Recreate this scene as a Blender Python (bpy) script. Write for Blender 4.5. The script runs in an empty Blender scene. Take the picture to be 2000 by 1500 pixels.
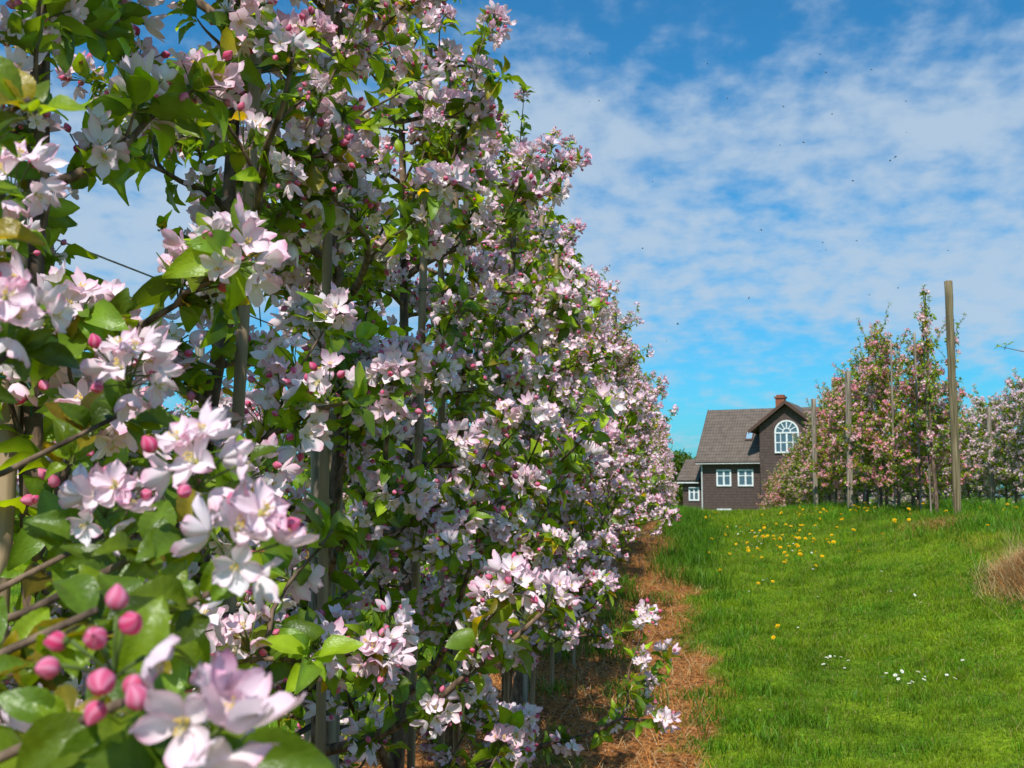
import bpy, math, numpy as np, bmesh
from mathutils import Vector, Matrix
rng=np.random.default_rng(11)
scene=bpy.context.scene
COL=scene.collection
# ------------------------------------------------------------ mesh accumulator
class Acc:
    def __init__(s): s.V=[];s.F=[];s.C=[];s.n=0
    def add(s,V,F,C):
        V=np.asarray(V,float).reshape(-1,3);F=np.asarray(F,int).reshape(-1,3)
        C=np.broadcast_to(np.asarray(C,float),V.shape)
        s.V.append(V);s.F.append(F+s.n);s.C.append(C);s.n+=len(V)
    def data(s):
        if not s.V: return np.zeros((0,3)),np.zeros((0,3),int),np.zeros((0,3))
        return np.concatenate(s.V),np.concatenate(s.F),np.concatenate(s.C)
    def mesh(s,name,mat,smooth=True):
        V,F,C=s.data()
        me=bpy.data.meshes.new(name)
        me.vertices.add(len(V)); me.vertices.foreach_set('co',V.ravel())
        me.loops.add(F.size); me.loops.foreach_set('vertex_index',F.ravel().astype(np.int32))
        me.polygons.add(len(F)); me.polygons.foreach_set('loop_start',np.arange(0,F.size,3,dtype=np.int32))
        me.polygons.foreach_set('use_smooth',np.full(len(F),smooth))
        a=me.attributes.new('tint','FLOAT_COLOR','POINT')
        a.data.foreach_set('color',np.concatenate([C,np.ones((len(C),1))],1).ravel())
        me.materials.append(mat); me.update(); me.validate()
        return me
def nrm(v): 
    v=np.asarray(v,float); return v/np.maximum(np.linalg.norm(v,axis=-1,keepdims=True),1e-9)
def basis(z,spin):
    z=nrm(np.atleast_2d(z)); ref=np.where(np.abs(z[:,2:3])<.9,np.array([[0,0,1.]]),np.array([[1.,0,0]]))
    x=nrm(np.cross(ref,z)); y=np.cross(z,x)
    c=np.cos(spin)[:,None];s_=np.sin(spin)[:,None]
    return np.stack([x*c+y*s_,-x*s_+y*c,z],axis=2)
def scatter(acc,tpl,P,M,S,T=None):
    V,F,C=tpl; N=len(P)
    if N==0: return
    S=np.broadcast_to(np.asarray(S,float),(N,))
    W=np.einsum('nij,vj->nvi',M,V)*S[:,None,None]+P[:,None,:]
    CC=np.broadcast_to(C[None],(N,)+C.shape)
    if T is not None: CC=CC*T[:,None,:]
    FF=F[None]+(np.arange(N)*len(V))[:,None,None]
    acc.add(W.reshape(-1,3),FF.reshape(-1,3),CC.reshape(-1,3))
def tube(acc,pts,rad,n,col):
    pts=np.asarray(pts,float);k=len(pts);rad=np.broadcast_to(rad,(k,))
    t=nrm(np.gradient(pts,axis=0)); ref=np.array([.31,.17,.93]) if abs(t[0,2])<.8 else np.array([1.,.1,0])
    x=nrm(np.cross(ref,t));y=np.cross(t,x)
    a=np.arange(n)*2*math.pi/n
    V=pts[:,None]+(x[:,None]*np.cos(a)[None,:,None]+y[:,None]*np.sin(a)[None,:,None])*rad[:,None,None]
    V=V.reshape(-1,3);F=[]
    for i in range(k-1):
        for j in range(n):
            p=i*n+j;q=i*n+(j+1)%n
            F+=[(p,q,q+n),(p,q+n,p+n)]
    V=np.vstack([V,pts[-1:]]);e=len(V)-1
    for j in range(n): F.append(((k-1)*n+j,(k-1)*n+(j+1)%n,e))
    acc.add(V,F,col)
# ------------------------------------------------------------ materials
def newmat(name):
    m=bpy.data.materials.new(name);m.use_nodes=True;nt=m.node_tree;nt.nodes.clear()
    return m,nt,nt.nodes,nt.links
def tint_mat(name,rough,transl,tcol,spec=.5,nscale=60,namt=.25,gain=1.0,bump=0):
    m,nt,N,L=newmat(name)
    o=N.new('ShaderNodeOutputMaterial');p=N.new('ShaderNodeBsdfPrincipled')
    a=N.new('ShaderNodeAttribute');a.attribute_name='tint'
    tc=N.new('ShaderNodeTexCoord');no=N.new('ShaderNodeTexNoise');no.inputs['Scale'].default_value=nscale
    L.new(tc.outputs['Object'],no.inputs['Vector'])
    mr=N.new('ShaderNodeMapRange');mr.inputs[3].default_value=gain*(1-namt);mr.inputs[4].default_value=gain*(1+namt)
    L.new(no.outputs['Fac'],mr.inputs[0])
    mu=N.new('ShaderNodeVectorMath');mu.operation='SCALE';L.new(a.outputs['Color'],mu.inputs[0]);L.new(mr.outputs[0],mu.inputs['Scale'])
    L.new(mu.outputs[0],p.inputs['Base Color']);p.inputs['Roughness'].default_value=rough
    p.inputs['Specular IOR Level'].default_value=spec
    if bump:
        n2=N.new('ShaderNodeTexNoise');n2.inputs['Scale'].default_value=240;n2.inputs['Detail'].default_value=3;L.new(tc.outputs['Object'],n2.inputs['Vector'])
        b=N.new('ShaderNodeBump');b.inputs['Strength'].default_value=bump;b.inputs['Distance'].default_value=.002;L.new(n2.outputs['Fac'],b.inputs['Height']);L.new(b.outputs[0],p.inputs['Normal'])
    if transl>0:
        t=N.new('ShaderNodeBsdfTranslucent');m2=N.new('ShaderNodeVectorMath');m2.operation='MULTIPLY'
        L.new(mu.outputs[0],m2.inputs[0]);m2.inputs[1].default_value=tcol;L.new(m2.outputs[0],t.inputs[0])
        mx=N.new('ShaderNodeMixShader');mx.inputs[0].default_value=transl
        L.new(p.outputs[0],mx.inputs[1]);L.new(t.outputs[0],mx.inputs[2]);L.new(mx.outputs[0],o.inputs[0])
    else: L.new(p.outputs[0],o.inputs[0])
    return m
M_petal=tint_mat('petal',.6,.34,(1.0,.95,.98),.2,80,.05)
M_leaf=tint_mat('leaf',.36,.45,(2.2,1.95,.3),.5,45,.3,1.0,.5)
M_grass=tint_mat('grass_blades',.5,.45,(1.5,1.5,.4),.25,3,.3)
M_straw=tint_mat('dry_straw',.8,.2,(1.1,1,1),.2,8,.3)
def noise_mat(name,c1,c2,scale,rough=.8,bump=.3,stretch=(1,1,1),detail=6,bdist=.01,spec=.3):
    m,nt,N,L=newmat(name)
    o=N.new('ShaderNodeOutputMaterial');p=N.new('ShaderNodeBsdfPrincipled');L.new(p.outputs[0],o.inputs[0])
    tc=N.new('ShaderNodeTexCoord');mp=N.new('ShaderNodeMapping');mp.inputs['Scale'].default_value=stretch
    L.new(tc.outputs['Object'],mp.inputs[0])
    no=N.new('ShaderNodeTexNoise');no.inputs['Scale'].default_value=scale;no.inputs['Detail'].default_value=detail
    L.new(mp.outputs[0],no.inputs['Vector'])
    r=N.new('ShaderNodeValToRGB');r.color_ramp.elements[0].position=.35;r.color_ramp.elements[1].position=.65
    r.color_ramp.elements[0].color=(*c1,1);r.color_ramp.elements[1].color=(*c2,1)
    L.new(no.outputs['Fac'],r.inputs[0]);L.new(r.outputs[0],p.inputs['Base Color'])
    p.inputs['Roughness'].default_value=rough;p.inputs['Specular IOR Level'].default_value=spec
    if bump:
        b=N.new('ShaderNodeBump');b.inputs['Strength'].default_value=bump;b.inputs['Distance'].default_value=bdist
        L.new(no.outputs['Fac'],b.inputs['Height']);L.new(b.outputs[0],p.inputs['Normal'])
    return m
M_bark=noise_mat('bark',(.05,.032,.022),(.24,.155,.105),55,.85,.6,(1,1,.35))
M_post=noise_mat('weathered_post',(.12,.095,.07),(.37,.31,.24),40,.9,1.0,(1,1,.05))
M_postg=noise_mat('green_weathered_post',(.09,.07,.035),(.26,.20,.115),40,.88,.8,(1,1,.05))
M_bamboo=noise_mat('bamboo',(.16,.10,.06),(.40,.28,.17),26,.65,.5,(1,1,.1))
M_wire=noise_mat('wire',(.15,.15,.15),(.3,.3,.3),50,.4,0)
M_tie=noise_mat('green_tie',(.0,.05,.035),(.01,.11,.07),50,.5,0)
M_hose=noise_mat('hose',(.01,.01,.01),(.03,.03,.03),20,.5,0)
# ------------------------------------------------------------ templates
PL,PW=.0220,.0170
WHITE=np.array([.97,.895,.915]);PINK=np.array([.88,.32,.52])
def petal(nt,ns,L=PL,W=PW,cup=.35,seed=0):
    r=np.random.default_rng(seed)
    t=np.linspace(0.04,1,nt+1);s=np.linspace(-1,1,ns+1)
    V=[];C=[];wob=r.normal(0,.12,ns+1);tw=r.normal(0,.25);pk=r.uniform(.2,1.5)
    for i,tt in enumerate(t):
        w=.5*W*(math.sin(math.pi*min(tt,1)**1.35*.95+.05))**.6
        for j,ss in enumerate(s):
            x=L*(tt*(1-.10*ss*ss*(tt>.6))); y=w*ss
            z=L*(cup*tt*tt*.8+ .34*ss*ss*math.sin(math.pi*tt)+wob[j]*tt*tt*.9-.18*max(0,tt-.7)) + tw*y*tt
            if ns>4: z+=L*.018*math.sin(ss*11+tt*3+seed)*tt
            V.append((x+.001,y,z))
            k=min(1,(.03+.45*tt*ss*ss+.30*max(0,tt-.6)*2)*pk)
            C.append(WHITE*(1-k)+PINK*k)
    F=[];n=ns+1
    for i in range(nt):
        for j in range(ns):
            p=i*n+j;F+=[(p,p+n,p+n+1),(p,p+n+1,p+1)]
    return np.array(V),np.array(F),np.array(C)
def rotz(a):
    c,s=math.cos(a),math.sin(a);return np.array([[c,-s,0],[s,c,0],[0,0,1.]])
def flower(lod,seed,openn=1.0):
    r=np.random.default_rng(seed);A=Acc()
    for k in range(5):
        sz=r.uniform(.8,1.12)
        cup=.45+(1-openn)*1.7+r.normal(0,.25)
        if lod==0: tp=petal(9,8,cup=cup,seed=seed*7+k)
        elif lod==1: tp=petal(4,2,cup=cup,seed=seed*7+k)
        elif lod==2: tp=petal(2,2,cup=cup,seed=seed*7+k)
        else:
            L=PL;W=.0088;z=L*cup*.7
            tp=(np.array([(.001,0,0),(.6*L,W,z*.7),(L,0,z),(.6*L,-W,z*.7)]),np.array([(0,1,2),(0,2,3)]),np.array([WHITE,WHITE*.55+PINK*.45,WHITE*.45+PINK*.55,WHITE*.8+PINK*.2]))
        V,F,C=tp
        A.add((V*sz)@rotz(k*2*math.pi/5+r.normal(0,.15)).T,F,C)
    ns={0:16,1:9,2:0,3:0}[lod]
    for k in range(ns):
        a=r.uniform(0,6.28);q=r.uniform(.15,.5);l=r.uniform(.007,.011)
        d=np.array([math.cos(a)*q,math.sin(a)*q,1]);tip=d*l;w=.0004 if lod==0 else .0006
        px=np.array([-math.sin(a),math.cos(a),0])*w
        A.add([px,-px,tip-px,tip+px],[(0,1,2),(0,2,3)],(.75,.74,.5))
        s_=.0010 if lod==0 else .0013
        A.add(tip+np.array([(s_,0,0),(-s_*.5,s_,0),(-s_*.5,-s_,0),(0,0,s_*1.3)]),[(0,1,3),(1,2,3),(2,0,3)],(.80,.56,.12))
    if lod<3:
        A.add(np.array([(.0034,0,.001),(-.0017,.003,.001),(-.0017,-.003,.001),(0,0,.0035)]),[(0,1,3),(1,2,3),(2,0,3)],(.60,.55,.14))
    return A.data()
def bud(lod,seed,L=.017):
    r=np.random.default_rng(seed);nu={0:16,1:7,2:5,3:3}[lod];nv={0:10,1:5,2:3,3:2}[lod]
    V=[];C=[];lt=r.uniform(0,.35)
    for i in range(nv+1):
        t=i/nv
        rad=L*.40*(math.sin(math.pi*min(max(t,.03),.97))**.75)*(1.05-.25*t)
        for j in range(nu):
            a=j*2*math.pi/nu+t*1.2
            rr=rad*(1+(.12*abs(math.sin(a*2.5-t*3)) if lod==0 else 0))
            V.append((math.cos(a)*rr,math.sin(a)*rr,L*t))
            k=abs(math.sin(a*2.5-t*3));k=min(1,k**3*.6+lt)
            c=np.array([.74,.03,.16])*(1-k)+np.array([.88,.40,.56])*k
            if t<.15: c=np.array([.14,.22,.05])
            C.append(c)
    F=[]
    for i in range(nv):
        for j in range(nu):
            p=i*nu+j;q=i*nu+(j+1)%nu
            F+=[(p,q,q+nu),(p,q+nu,p+nu)]
    A=Acc();A.add(V,F,C)
    if lod<2:
        for k in range(5):
            a=k*6.283/5;c,s=math.cos(a),math.sin(a);q=L*.16
            A.add([(c*q*.3-s*q*.5,s*q*.3+c*q*.5,0),(c*q*.3+s*q*.5,s*q*.3-c*q*.5,0),(c*L*.42,s*L*.42,L*.38)],[(0,1,2)],(.13,.2,.05))
    return A.data()
def cluster(lod,seed,nf=None,nb=None,rad=.029,bl=(.012,.019)):
    r=np.random.default_rng(seed+500);A=Acc()
    nf=r.integers(5,9) if nf is None else nf; nb=r.integers(1,6) if nb is None else nb
    n=nf+nb;ord_=r.permutation(n)
    for i in range(n):
        ph=i*2.39996+r.normal(0,.3);ct=1-(i+.5)/n*(1.15)+r.normal(0,.05);ct=min(max(ct,-.25),1);st=math.sqrt(1-ct*ct)
        d=np.array([st*math.cos(ph),st*math.sin(ph),ct])
        isb=ord_[i]<nb
        p=d*rad*r.uniform(.7,1.3)*(1.2 if isb else 1)
        B=basis(d+r.normal(0,.35,3),np.array([r.uniform(0,6.28)]))[0]
        if isb: V,F,C=bud(lod,seed*3+i,L=r.uniform(*bl))
        else:
            V,F,C=flower(lod,seed*13+i,openn=r.uniform(.3,1.15))
            k=r.uniform(0,1)**1.8*.5
            C=np.where(C[:,2:3]>.5,C*(1-k)+C*np.array([.97,.72,.85])*k,C)
            V=V*r.uniform(.8,1.1)
        A.add(V@B.T+p,F,C)
        if lod<2:
            q=np.array([0,0,-.02]);mid=p*.45+q*.4
            tube(A,[q,mid,p-B[:,2]*.001],[.0010,.0009,.0013],4 if lod==0 else 3,(.16,.22,.06))
    return A.data()
def leaf(lod,L=.060,W=.033,seed=0):
    r=np.random.default_rng(seed+90);nt={0:14,1:5,2:3,3:2}[lod];V=[];C=[]
    side={0:[-1,-.5,0,.5,1],1:[-1,0,1],2:[-1,0,1],3:[-1,0,1]}[lod]
    bend=r.uniform(.1,.7);wv=r.uniform(0,6.28);dk=.72 if lod==0 else 1.0
    for i in range(nt+1):
        t=i/nt;w=.5*W*math.sin(math.pi*(t**.85))**.75 if 0<t<1 else .0012
        for s in side:
            ser=1+(.05*(i%2) if lod==0 and abs(s)==1 else 0)
            V.append((.012+L*t,w*s*ser,L*(.25*t-bend*t*t)+abs(s)*w*.5+.004*math.sin(t*7+wv)*abs(s)+(.0011*(i%2)*(1 if abs(s)==.5 else .3) if lod==0 else 0)))
            C.append(np.array([.13,.215,.016])*(1.35 if s==0 else (1.0+.12*(i%2)))*dk)
    n=len(side);F=[]
    for i in range(nt):
        for j in range(n-1):
            p=i*n+j;F+=[(p,p+n,p+n+1),(p,p+n+1,p+1)]
    V=np.array(V);F=np.array(F);C=np.array(C)
    if lod<2:
        b=len(V);V=np.vstack([V,[(0,-.0009,0),(0,.0009,0),(.013,.0009,0),(.013,-.0009,0)]]);F=np.vstack([F,[(b,b+1,b+2),(b,b+2,b+3)]]);C=np.vstack([C,np.tile([.12,.16,.04],(4,1))])
    return V,F,C
CL={l:[cluster(l,s) for s in range(7)] for l in (0,1,2,3)}
LF={l:[leaf(l,seed=s) for s in range(4)] for l in (0,1,2,3)}
CLM={}
def clmesh(lod,i):
    if (lod,i) not in CLM:
        A=Acc();A.add(*CL[lod][i]);CLM[(lod,i)]=A.mesh('blossom_cluster',M_petal)
    return CLM[(lod,i)]
# ------------------------------------------------------------ tree generator
def gen_tree(seed,H=2.8,rlow=.62,rtop=.2,nlat=26,zlow=.5,step=.075,sides=6,tr=.026,shoots=6,shl=(.3,.65)):
    r=np.random.default_rng(seed);A=Acc();S=[];AX=[];K=[];FL=[]
    n=14;zz=np.linspace(0,H,n);wob=np.cumsum(r.normal(0,.012,(n,2)),0);wob-=wob[0]
    tp=np.c_[wob,zz];tube(A,tp,tr*(1-.78*zz/H)+.002,sides+2,(1,1,1))
    def at(h): return np.array([np.interp(h,zz,tp[:,0]),np.interp(h,zz,tp[:,1]),h])
    def sites(pts,t0,st,ax_up=.5,small=1.0,fl=1.0):
        seg=np.linalg.norm(np.diff(pts,axis=0),axis=1);Ls=np.r_[0,np.cumsum(seg)];tot=Ls[-1]
        d=t0*tot
        while d<tot+.001:
            p=np.array([np.interp(d,Ls,pts[:,k]) for k in range(3)])
            out=nrm(np.array([p[0],p[1],0])+1e-6)
            ax=nrm(np.array([0,0,ax_up])+out*.5+r.normal(0,.55,3))
            S.append(p+ax*.018);AX.append(ax);K.append(small*r.uniform(.8,1.2));FL.append(fl*(.6+.6*d/max(tot,.01)));d+=st*r.uniform(.6,1.4)
        ax=nrm(pts[-1]-pts[-2]);S.append(pts[-1]+ax*.01);AX.append(ax);K.append(small);FL.append(fl*1.3)
    def branch(p0,d0,L,r0,lift,depth):
        k=6;pts=[p0];d=nrm(d0)
        for i in range(k):
            d=nrm(d+r.normal(0,.17,3)+np.array([0,0,lift]));pts.append(pts[-1]+d*L/k)
        pts=np.array(pts);tube(A,pts,np.linspace(r0,max(r0*.28,.0018),k+1),sides if depth==0 else 4,(1,1,1))
        return pts
    for i in range(nlat):
        f=(i+r.uniform(-.4,.4))/nlat;h=zlow+(H-zlow-.12)*max(f,0)**.95
        az=i*2.39996+r.normal(0,.35);g=(h-zlow)/(H-zlow)
        L=(rlow*(1-g)+rtop*g)*r.uniform(.5,1.3);el=r.uniform(.0,.6)
        d=np.array([math.cos(az)*math.cos(el),math.sin(az)*math.cos(el),math.sin(el)])
        pts=branch(at(h),d,L,.012*math.sqrt(L/.5),.02,0);sites(pts,.22,step)
        for j in range(int(r.integers(1,4) if L>.3 else r.integers(0,2))):
            q=int(r.integers(2,6));dd=nrm(pts[q]-pts[q-1]);side=np.cross(dd,[0,0,1])*r.choice([-1,1])
            sub=branch(pts[q],dd*.5+side*r.uniform(.5,1)+np.array([0,0,r.uniform(0,.7)]),L*r.uniform(.3,.55),.005,.06,1)
            sites(sub,.25,step)
    sites(tp[3:],.05,step*1.3,.2)
    for j in range(shoots):
        h=r.uniform(.45,.97)*H;az=r.uniform(0,6.28)
        p=branch(at(h),np.array([math.cos(az)*.7,math.sin(az)*.7,1]),r.uniform(*shl),.005,.12,1);sites(p,.3,.055,.8,.65,.7)
    return A,np.array(S),np.array(AX),np.array(K),np.array(FL)
def leaf_tints(n,r,warm=0.15):
    g=r.uniform(.5,1.4,(n,1));T=np.ones((n,3))*g
    y=r.random(n)<.4;T[y]*=np.array([1.8,1.55,.9])
    b=r.random(n)<warm;T[b]*=np.array([1.7,.85,.8])
    return T
def add_leaves(acc,lod,S,AX,K,r,per=5,warm=.12,size=1.0):
    n=len(S)*per;idx=np.repeat(np.arange(len(S)),per)
    az=r.uniform(0,6.28,n);B=basis(AX[idx],az)
    tilt=r.uniform(-.3,.95,n)
    d=B[:,:,0]*np.cos(tilt)[:,None]+B[:,:,2]*np.sin(tilt)[:,None]
    z=-B[:,:,0]*np.sin(tilt)[:,None]+B[:,:,2]*np.cos(tilt)[:,None]
    y=np.cross(z,d);M=np.stack([d,y,z],2)
    P=S[idx]-AX[idx]*.012;sc=K[idx]*r.uniform(.45,1.25,n)*size;T=leaf_tints(n,r,warm)
    w=r.integers(0,4,n)
    for k in range(4):
        m=w==k;scatter(acc,LF[lod][k],P[m],M[m],sc[m],T[m])
def add_clusters(acc,lod,S,AX,K,r,tint=(1,1,1),var=.05,gvar=.12):
    n=len(S);w=r.integers(0,7,n);B=basis(AX,r.uniform(0,6.28,n))
    T=np.array(tint)[None]*(1+r.normal(0,var,(n,1)))
    u=r.uniform(0,1,n)
    T=np.clip(T*np.c_[np.ones(n),1-gvar*u,1-gvar*.6*u],0,1.03)
    for k in range(7):
        m=w==k;scatter(acc,CL[lod][k],S[m]+AX[m]*.018,B[m],K[m],T[m])
# ------------------------------------------------------------ terrain
_y=np.arange(-60,400,.25)
_b=np.interp(_y,[-60,-20,4,8,11,15,20,25,28,35,40,60,80,200,400],[-.6,-.1,0,.20,.45,.74,.93,.95,.88,.6,.35,-1.0,-1.75,-2.2,-2.2])
_k=np.ones(9)/9;_b=np.convolve(np.pad(_b,4,'edge'),_k,'valid')
_r=np.interp(_y,[-60,0,4,8,11,13.5,17,22,30,400],[0,.05,.15,.3,.42,.43,.28,.12,0,0]);_r=np.convolve(np.pad(_r,4,'edge'),_k,'valid')
def sstep(a,b,x): t=np.clip((x-a)/(b-a),0,1);return t*t*(3-2*t)
def wn(x,y,s): return (np.sin(x*1.7*s+y*.9*s+1)+np.sin(-x*1.1*s+y*1.9*s+2.3)+np.sin(x*2.9*s-y*.6*s+.7)+np.sin(x*.5*s+y*3.1*s+4))/4
ROWS=[-.9,3.2,7.2,-5.0,-9.1,11.2]
HX,HY=2.82,9.3
def gz(x,y):
    x=np.asarray(x,float);y=np.asarray(y,float)
    z=np.interp(y,_y,_b)+sstep(.8,3.2,x)*np.interp(y,_y,_r)
    near=np.clip(1-np.abs(y)/60,0,1)
    for rx in ROWS: z=z+.07*np.exp(-((x-rx)/.5)**2)*near
    z=z+near*(.014*wn(x,y,.9)+.010*wn(x,y,3.1))
    z=z+.2*np.exp(-((x-HX)/.24)**2-((y-HY)/.45)**2)
    return z
def strawmask(x,y):
    e=wn(x,y,2.3)*.16+wn(x,y,6.1)*.13+wn(x,y,14.)*.07
    m=np.zeros(np.shape(x))
    for rx in ROWS:
        w=.86 if rx==-.9 else .5
        c=rx+(.12 if rx==-.9 else 0)
        fade=1 if rx!=-.9 else np.clip(1.12-(y-6)*.04,.45,1.06)
        m=np.maximum(m,1-sstep(w*fade-.1,w*fade+.1,np.abs(x-c)+e))
    m=m*np.where((x>2)&(y>8),.3,1)
    m=np.maximum(m,1.2*np.exp(-((x-HX)/.25)**2-((y-HY)/.5)**2))
    m=np.maximum(m,1.0*np.exp(-((x-2.85)/.3)**2-((y-13.0)/.5)**2))
    m=m*np.clip(1.1-.7*sstep(.4,.85,wn(x,y,3.4)+wn(x,y,8.)*.6),0,1)
    return np.clip(m,0,1)
xs=np.r_[-400,-200,-100,-60,-35,np.arange(-22,-6,1),np.arange(-6,-2,.3),np.arange(-2,5,.07),np.arange(5,14,.4),np.arange(14,30,2),45,80,150,400]
ys=np.r_[-80,-40,-20,-10,np.arange(-5,3,.5),np.arange(3,14,.07),np.arange(14,26,.2),np.arange(26,45,.6),np.arange(45,90,3),110,150,220,350,700]
X,Y=np.meshgrid(xs,ys);Z=gz(X,np.clip(Y,-59,399));nx,ny=len(xs),len(ys)
ii=(np.arange(ny-1)[:,None]*nx+np.arange(nx-1)[None]).ravel()
F=np.vstack([np.c_[ii,ii+1,ii+nx+1],np.c_[ii,ii+nx+1,ii+nx]])
sm=strawmask(X,Y)
G=Acc();G.add(np.c_[X.ravel(),Y.ravel(),Z.ravel()],F,np.c_[sm.ravel(),sm.ravel()*0,sm.ravel()*0])
def ground_mat():
    m,nt,N,L=newmat('ground')
    o=N.new('ShaderNodeOutputMaterial');p=N.new('ShaderNodeBsdfPrincipled');L.new(p.outputs[0],o.inputs[0])
    p.inputs['Roughness'].default_value=.95;p.inputs['Specular IOR Level'].default_value=.1
    tc=N.new('ShaderNodeTexCoord')
    def noise(s,d=6):
        n=N.new('ShaderNodeTexNoise');n.inputs['Scale'].default_value=s;n.inputs['Detail'].default_value=d;L.new(tc.outputs['Object'],n.inputs['Vector']);return n
    def ramp(n,c1,c2,a=.35,b=.65):
        r=N.new('ShaderNodeValToRGB');r.color_ramp.elements[0].position=a;r.color_ramp.elements[1].position=b
        r.color_ramp.elements[0].color=(*c1,1);r.color_ramp.elements[1].color=(*c2,1);L.new(n.outputs['Fac'],r.inputs[0]);return r
    n1=noise(2.2);n2=noise(35,8);n3=noise(24,8)
    g=ramp(n1,(.08,.18,.010),(.20,.30,.013));g2=ramp(n2,(.4,.4,.35),(1.2,1.2,1.1),.3,.7)
    mg=N.new('ShaderNodeMix');mg.data_type='RGBA';mg.blend_type='MULTIPLY';mg.inputs[0].default_value=1
    L.new(g.outputs[0],mg.inputs[6]);L.new(g2.outputs[0],mg.inputs[7])
    s=ramp(n3,(.08,.032,.012),(.50,.20,.06),.36,.62)
    a=N.new('ShaderNodeAttribute');a.attribute_name='tint';sx=N.new('ShaderNodeSeparateColor');L.new(a.outputs['Color'],sx.inputs[0])
    mx=N.new('ShaderNodeMix');mx.data_type='RGBA';L.new(sx.outputs[0],mx.inputs[0]);L.new(mg.outputs[2],mx.inputs[6]);L.new(s.outputs[0],mx.inputs[7])
    L.new(mx.outputs[2],p.inputs['Base Color'])
    b=N.new('ShaderNodeBump');b.inputs['Strength'].default_value=.8;b.inputs['Distance'].default_value=.04;L.new(n3.outputs['Fac'],b.inputs['Height']);L.new(b.outputs[0],p.inputs['Normal'])
    return m
def mkobj(name,me,parent=None,loc=(0,0,0),**kw):
    o=bpy.data.objects.new(name,me);COL.objects.link(o);o.location=loc
    if parent: o.parent=parent
    for k,v in kw.items(): o[k]=v
    return o
mkobj('ground',G.mesh('ground',ground_mat()),kind='structure',label='grassy orchard ground rising to a low crest',category='ground')
# ------------------------------------------------------------ grass, straw
def blades(acc,x,y,L,W,cols,lean=.5,seg=2,flat=0.0):
    n=len(x);z=gz(x,y);az=rng.uniform(0,6.28,n);la=rng.uniform(0,6.28,n);ln=rng.uniform(.1,1,n)*lean
    base=np.c_[x,y,z-.004];px=np.c_[np.cos(az),np.sin(az),np.zeros(n)]*W[:,None]
    ld=np.c_[np.cos(la),np.sin(la),np.zeros(n)];up=np.array([[0,0,1.]])
    if flat>0:
        tip=base+ld*L[:,None]*1.0+up*(L*rng.uniform(0,flat,n))[:,None]+up*.012
        px=np.c_[-np.sin(la),np.cos(la),np.zeros(n)]*W[:,None]
        base=base+up*rng.uniform(0.004,.03,n)[:,None]
        V=np.stack([base-px,base+px,tip],1);F=np.array([(0,1,2)]);C=np.stack([cols]*3,1)
    elif seg==1:
        tip=base+up*L[:,None]+ld*(L*ln)[:,None]
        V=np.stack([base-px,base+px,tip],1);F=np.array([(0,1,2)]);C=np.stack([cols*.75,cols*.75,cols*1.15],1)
    else:
        mid=base+up*(L*.55)[:,None]+ld*(L*ln*.3)[:,None];tip=base+up*(L*.9)[:,None]+ld*(L*ln)[:,None]
        V=np.stack([base-px,base+px,mid-px*.8,mid+px*.8,tip],1);F=np.array([(0,1,3),(0,3,2),(2,3,4)])
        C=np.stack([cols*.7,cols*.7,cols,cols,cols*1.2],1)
    k=V.shape[1]
    acc.add(V.reshape(-1,3),(F[None]+(np.arange(n)*k)[:,None,None]).reshape(-1,3),C.reshape(-1,3))
def grasscol(x,y,n):
    c=np.array([[.165,.295,.010]])*rng.uniform(.6,1.35,(n,1))
    q=np.clip((wn(x,y,1.3)+wn(x,y,4.1)*.9+wn(x,y,.5)*.5+wn(x,y,9.)*.7+wn(x,y,17.)*.4+1)*.5,0,1.4)[:,None]
    c=c*(.66+.56*q);c*=np.c_[1+.3*np.clip(q[:,0],0,1),np.ones(n),np.ones(n)]
    d=rng.random(n)<.07;c[d]=np.array([.42,.34,.11])*rng.uniform(.7,1.2,(d.sum(),1));return c
GA=Acc()
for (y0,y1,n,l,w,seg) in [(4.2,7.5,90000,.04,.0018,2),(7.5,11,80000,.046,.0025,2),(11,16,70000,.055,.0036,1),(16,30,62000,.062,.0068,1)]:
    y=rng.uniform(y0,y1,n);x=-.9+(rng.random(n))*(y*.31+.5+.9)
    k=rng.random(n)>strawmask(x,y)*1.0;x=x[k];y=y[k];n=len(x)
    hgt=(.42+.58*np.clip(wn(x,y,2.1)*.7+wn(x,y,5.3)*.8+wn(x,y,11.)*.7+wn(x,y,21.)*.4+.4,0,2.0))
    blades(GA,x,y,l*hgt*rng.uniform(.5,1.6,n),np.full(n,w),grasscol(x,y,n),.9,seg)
y=rng.uniform(1.5,26,50000);x=rng.uniform(-8.5,-1.3,50000);k=rng.random(50000)>strawmask(x,y);x=x[k];y=y[k]
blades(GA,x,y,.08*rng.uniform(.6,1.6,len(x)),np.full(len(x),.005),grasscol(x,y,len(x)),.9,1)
mkobj('grass',GA.mesh('grass',M_grass),kind='stuff',label='short bright green grass of the orchard aisle',category='grass')
TA=Acc()
def tufts(cx,cy,sp,n,l,b=1.0):
    x=cx+rng.normal(0,sp,n);y=cy+rng.normal(0,sp*1.3,n)
    blades(TA,x,y,l*rng.uniform(.4,1.2,n),np.full(n,.0035),np.array([[.11,.245,.012]])*b*rng.uniform(.5,1.6,(n,1)),.7,2)
for i in range(50): tufts(rng.normal(.04,.16),rng.uniform(11,20),.11,140,rng.uniform(.12,.27),.75)
for i in range(16): tufts(rng.uniform(-.9,-.2),rng.uniform(6.5,11),.08,120,rng.uniform(.07,.2),.75)
for i in range(22): tufts(rng.normal(3.1,.35),rng.uniform(11.8,16),.14,130,rng.uniform(.08,.17))
for i in range(26): tufts(rng.normal(2.6,.3),rng.uniform(16,28),.2,100,rng.uniform(.1,.22))
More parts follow.
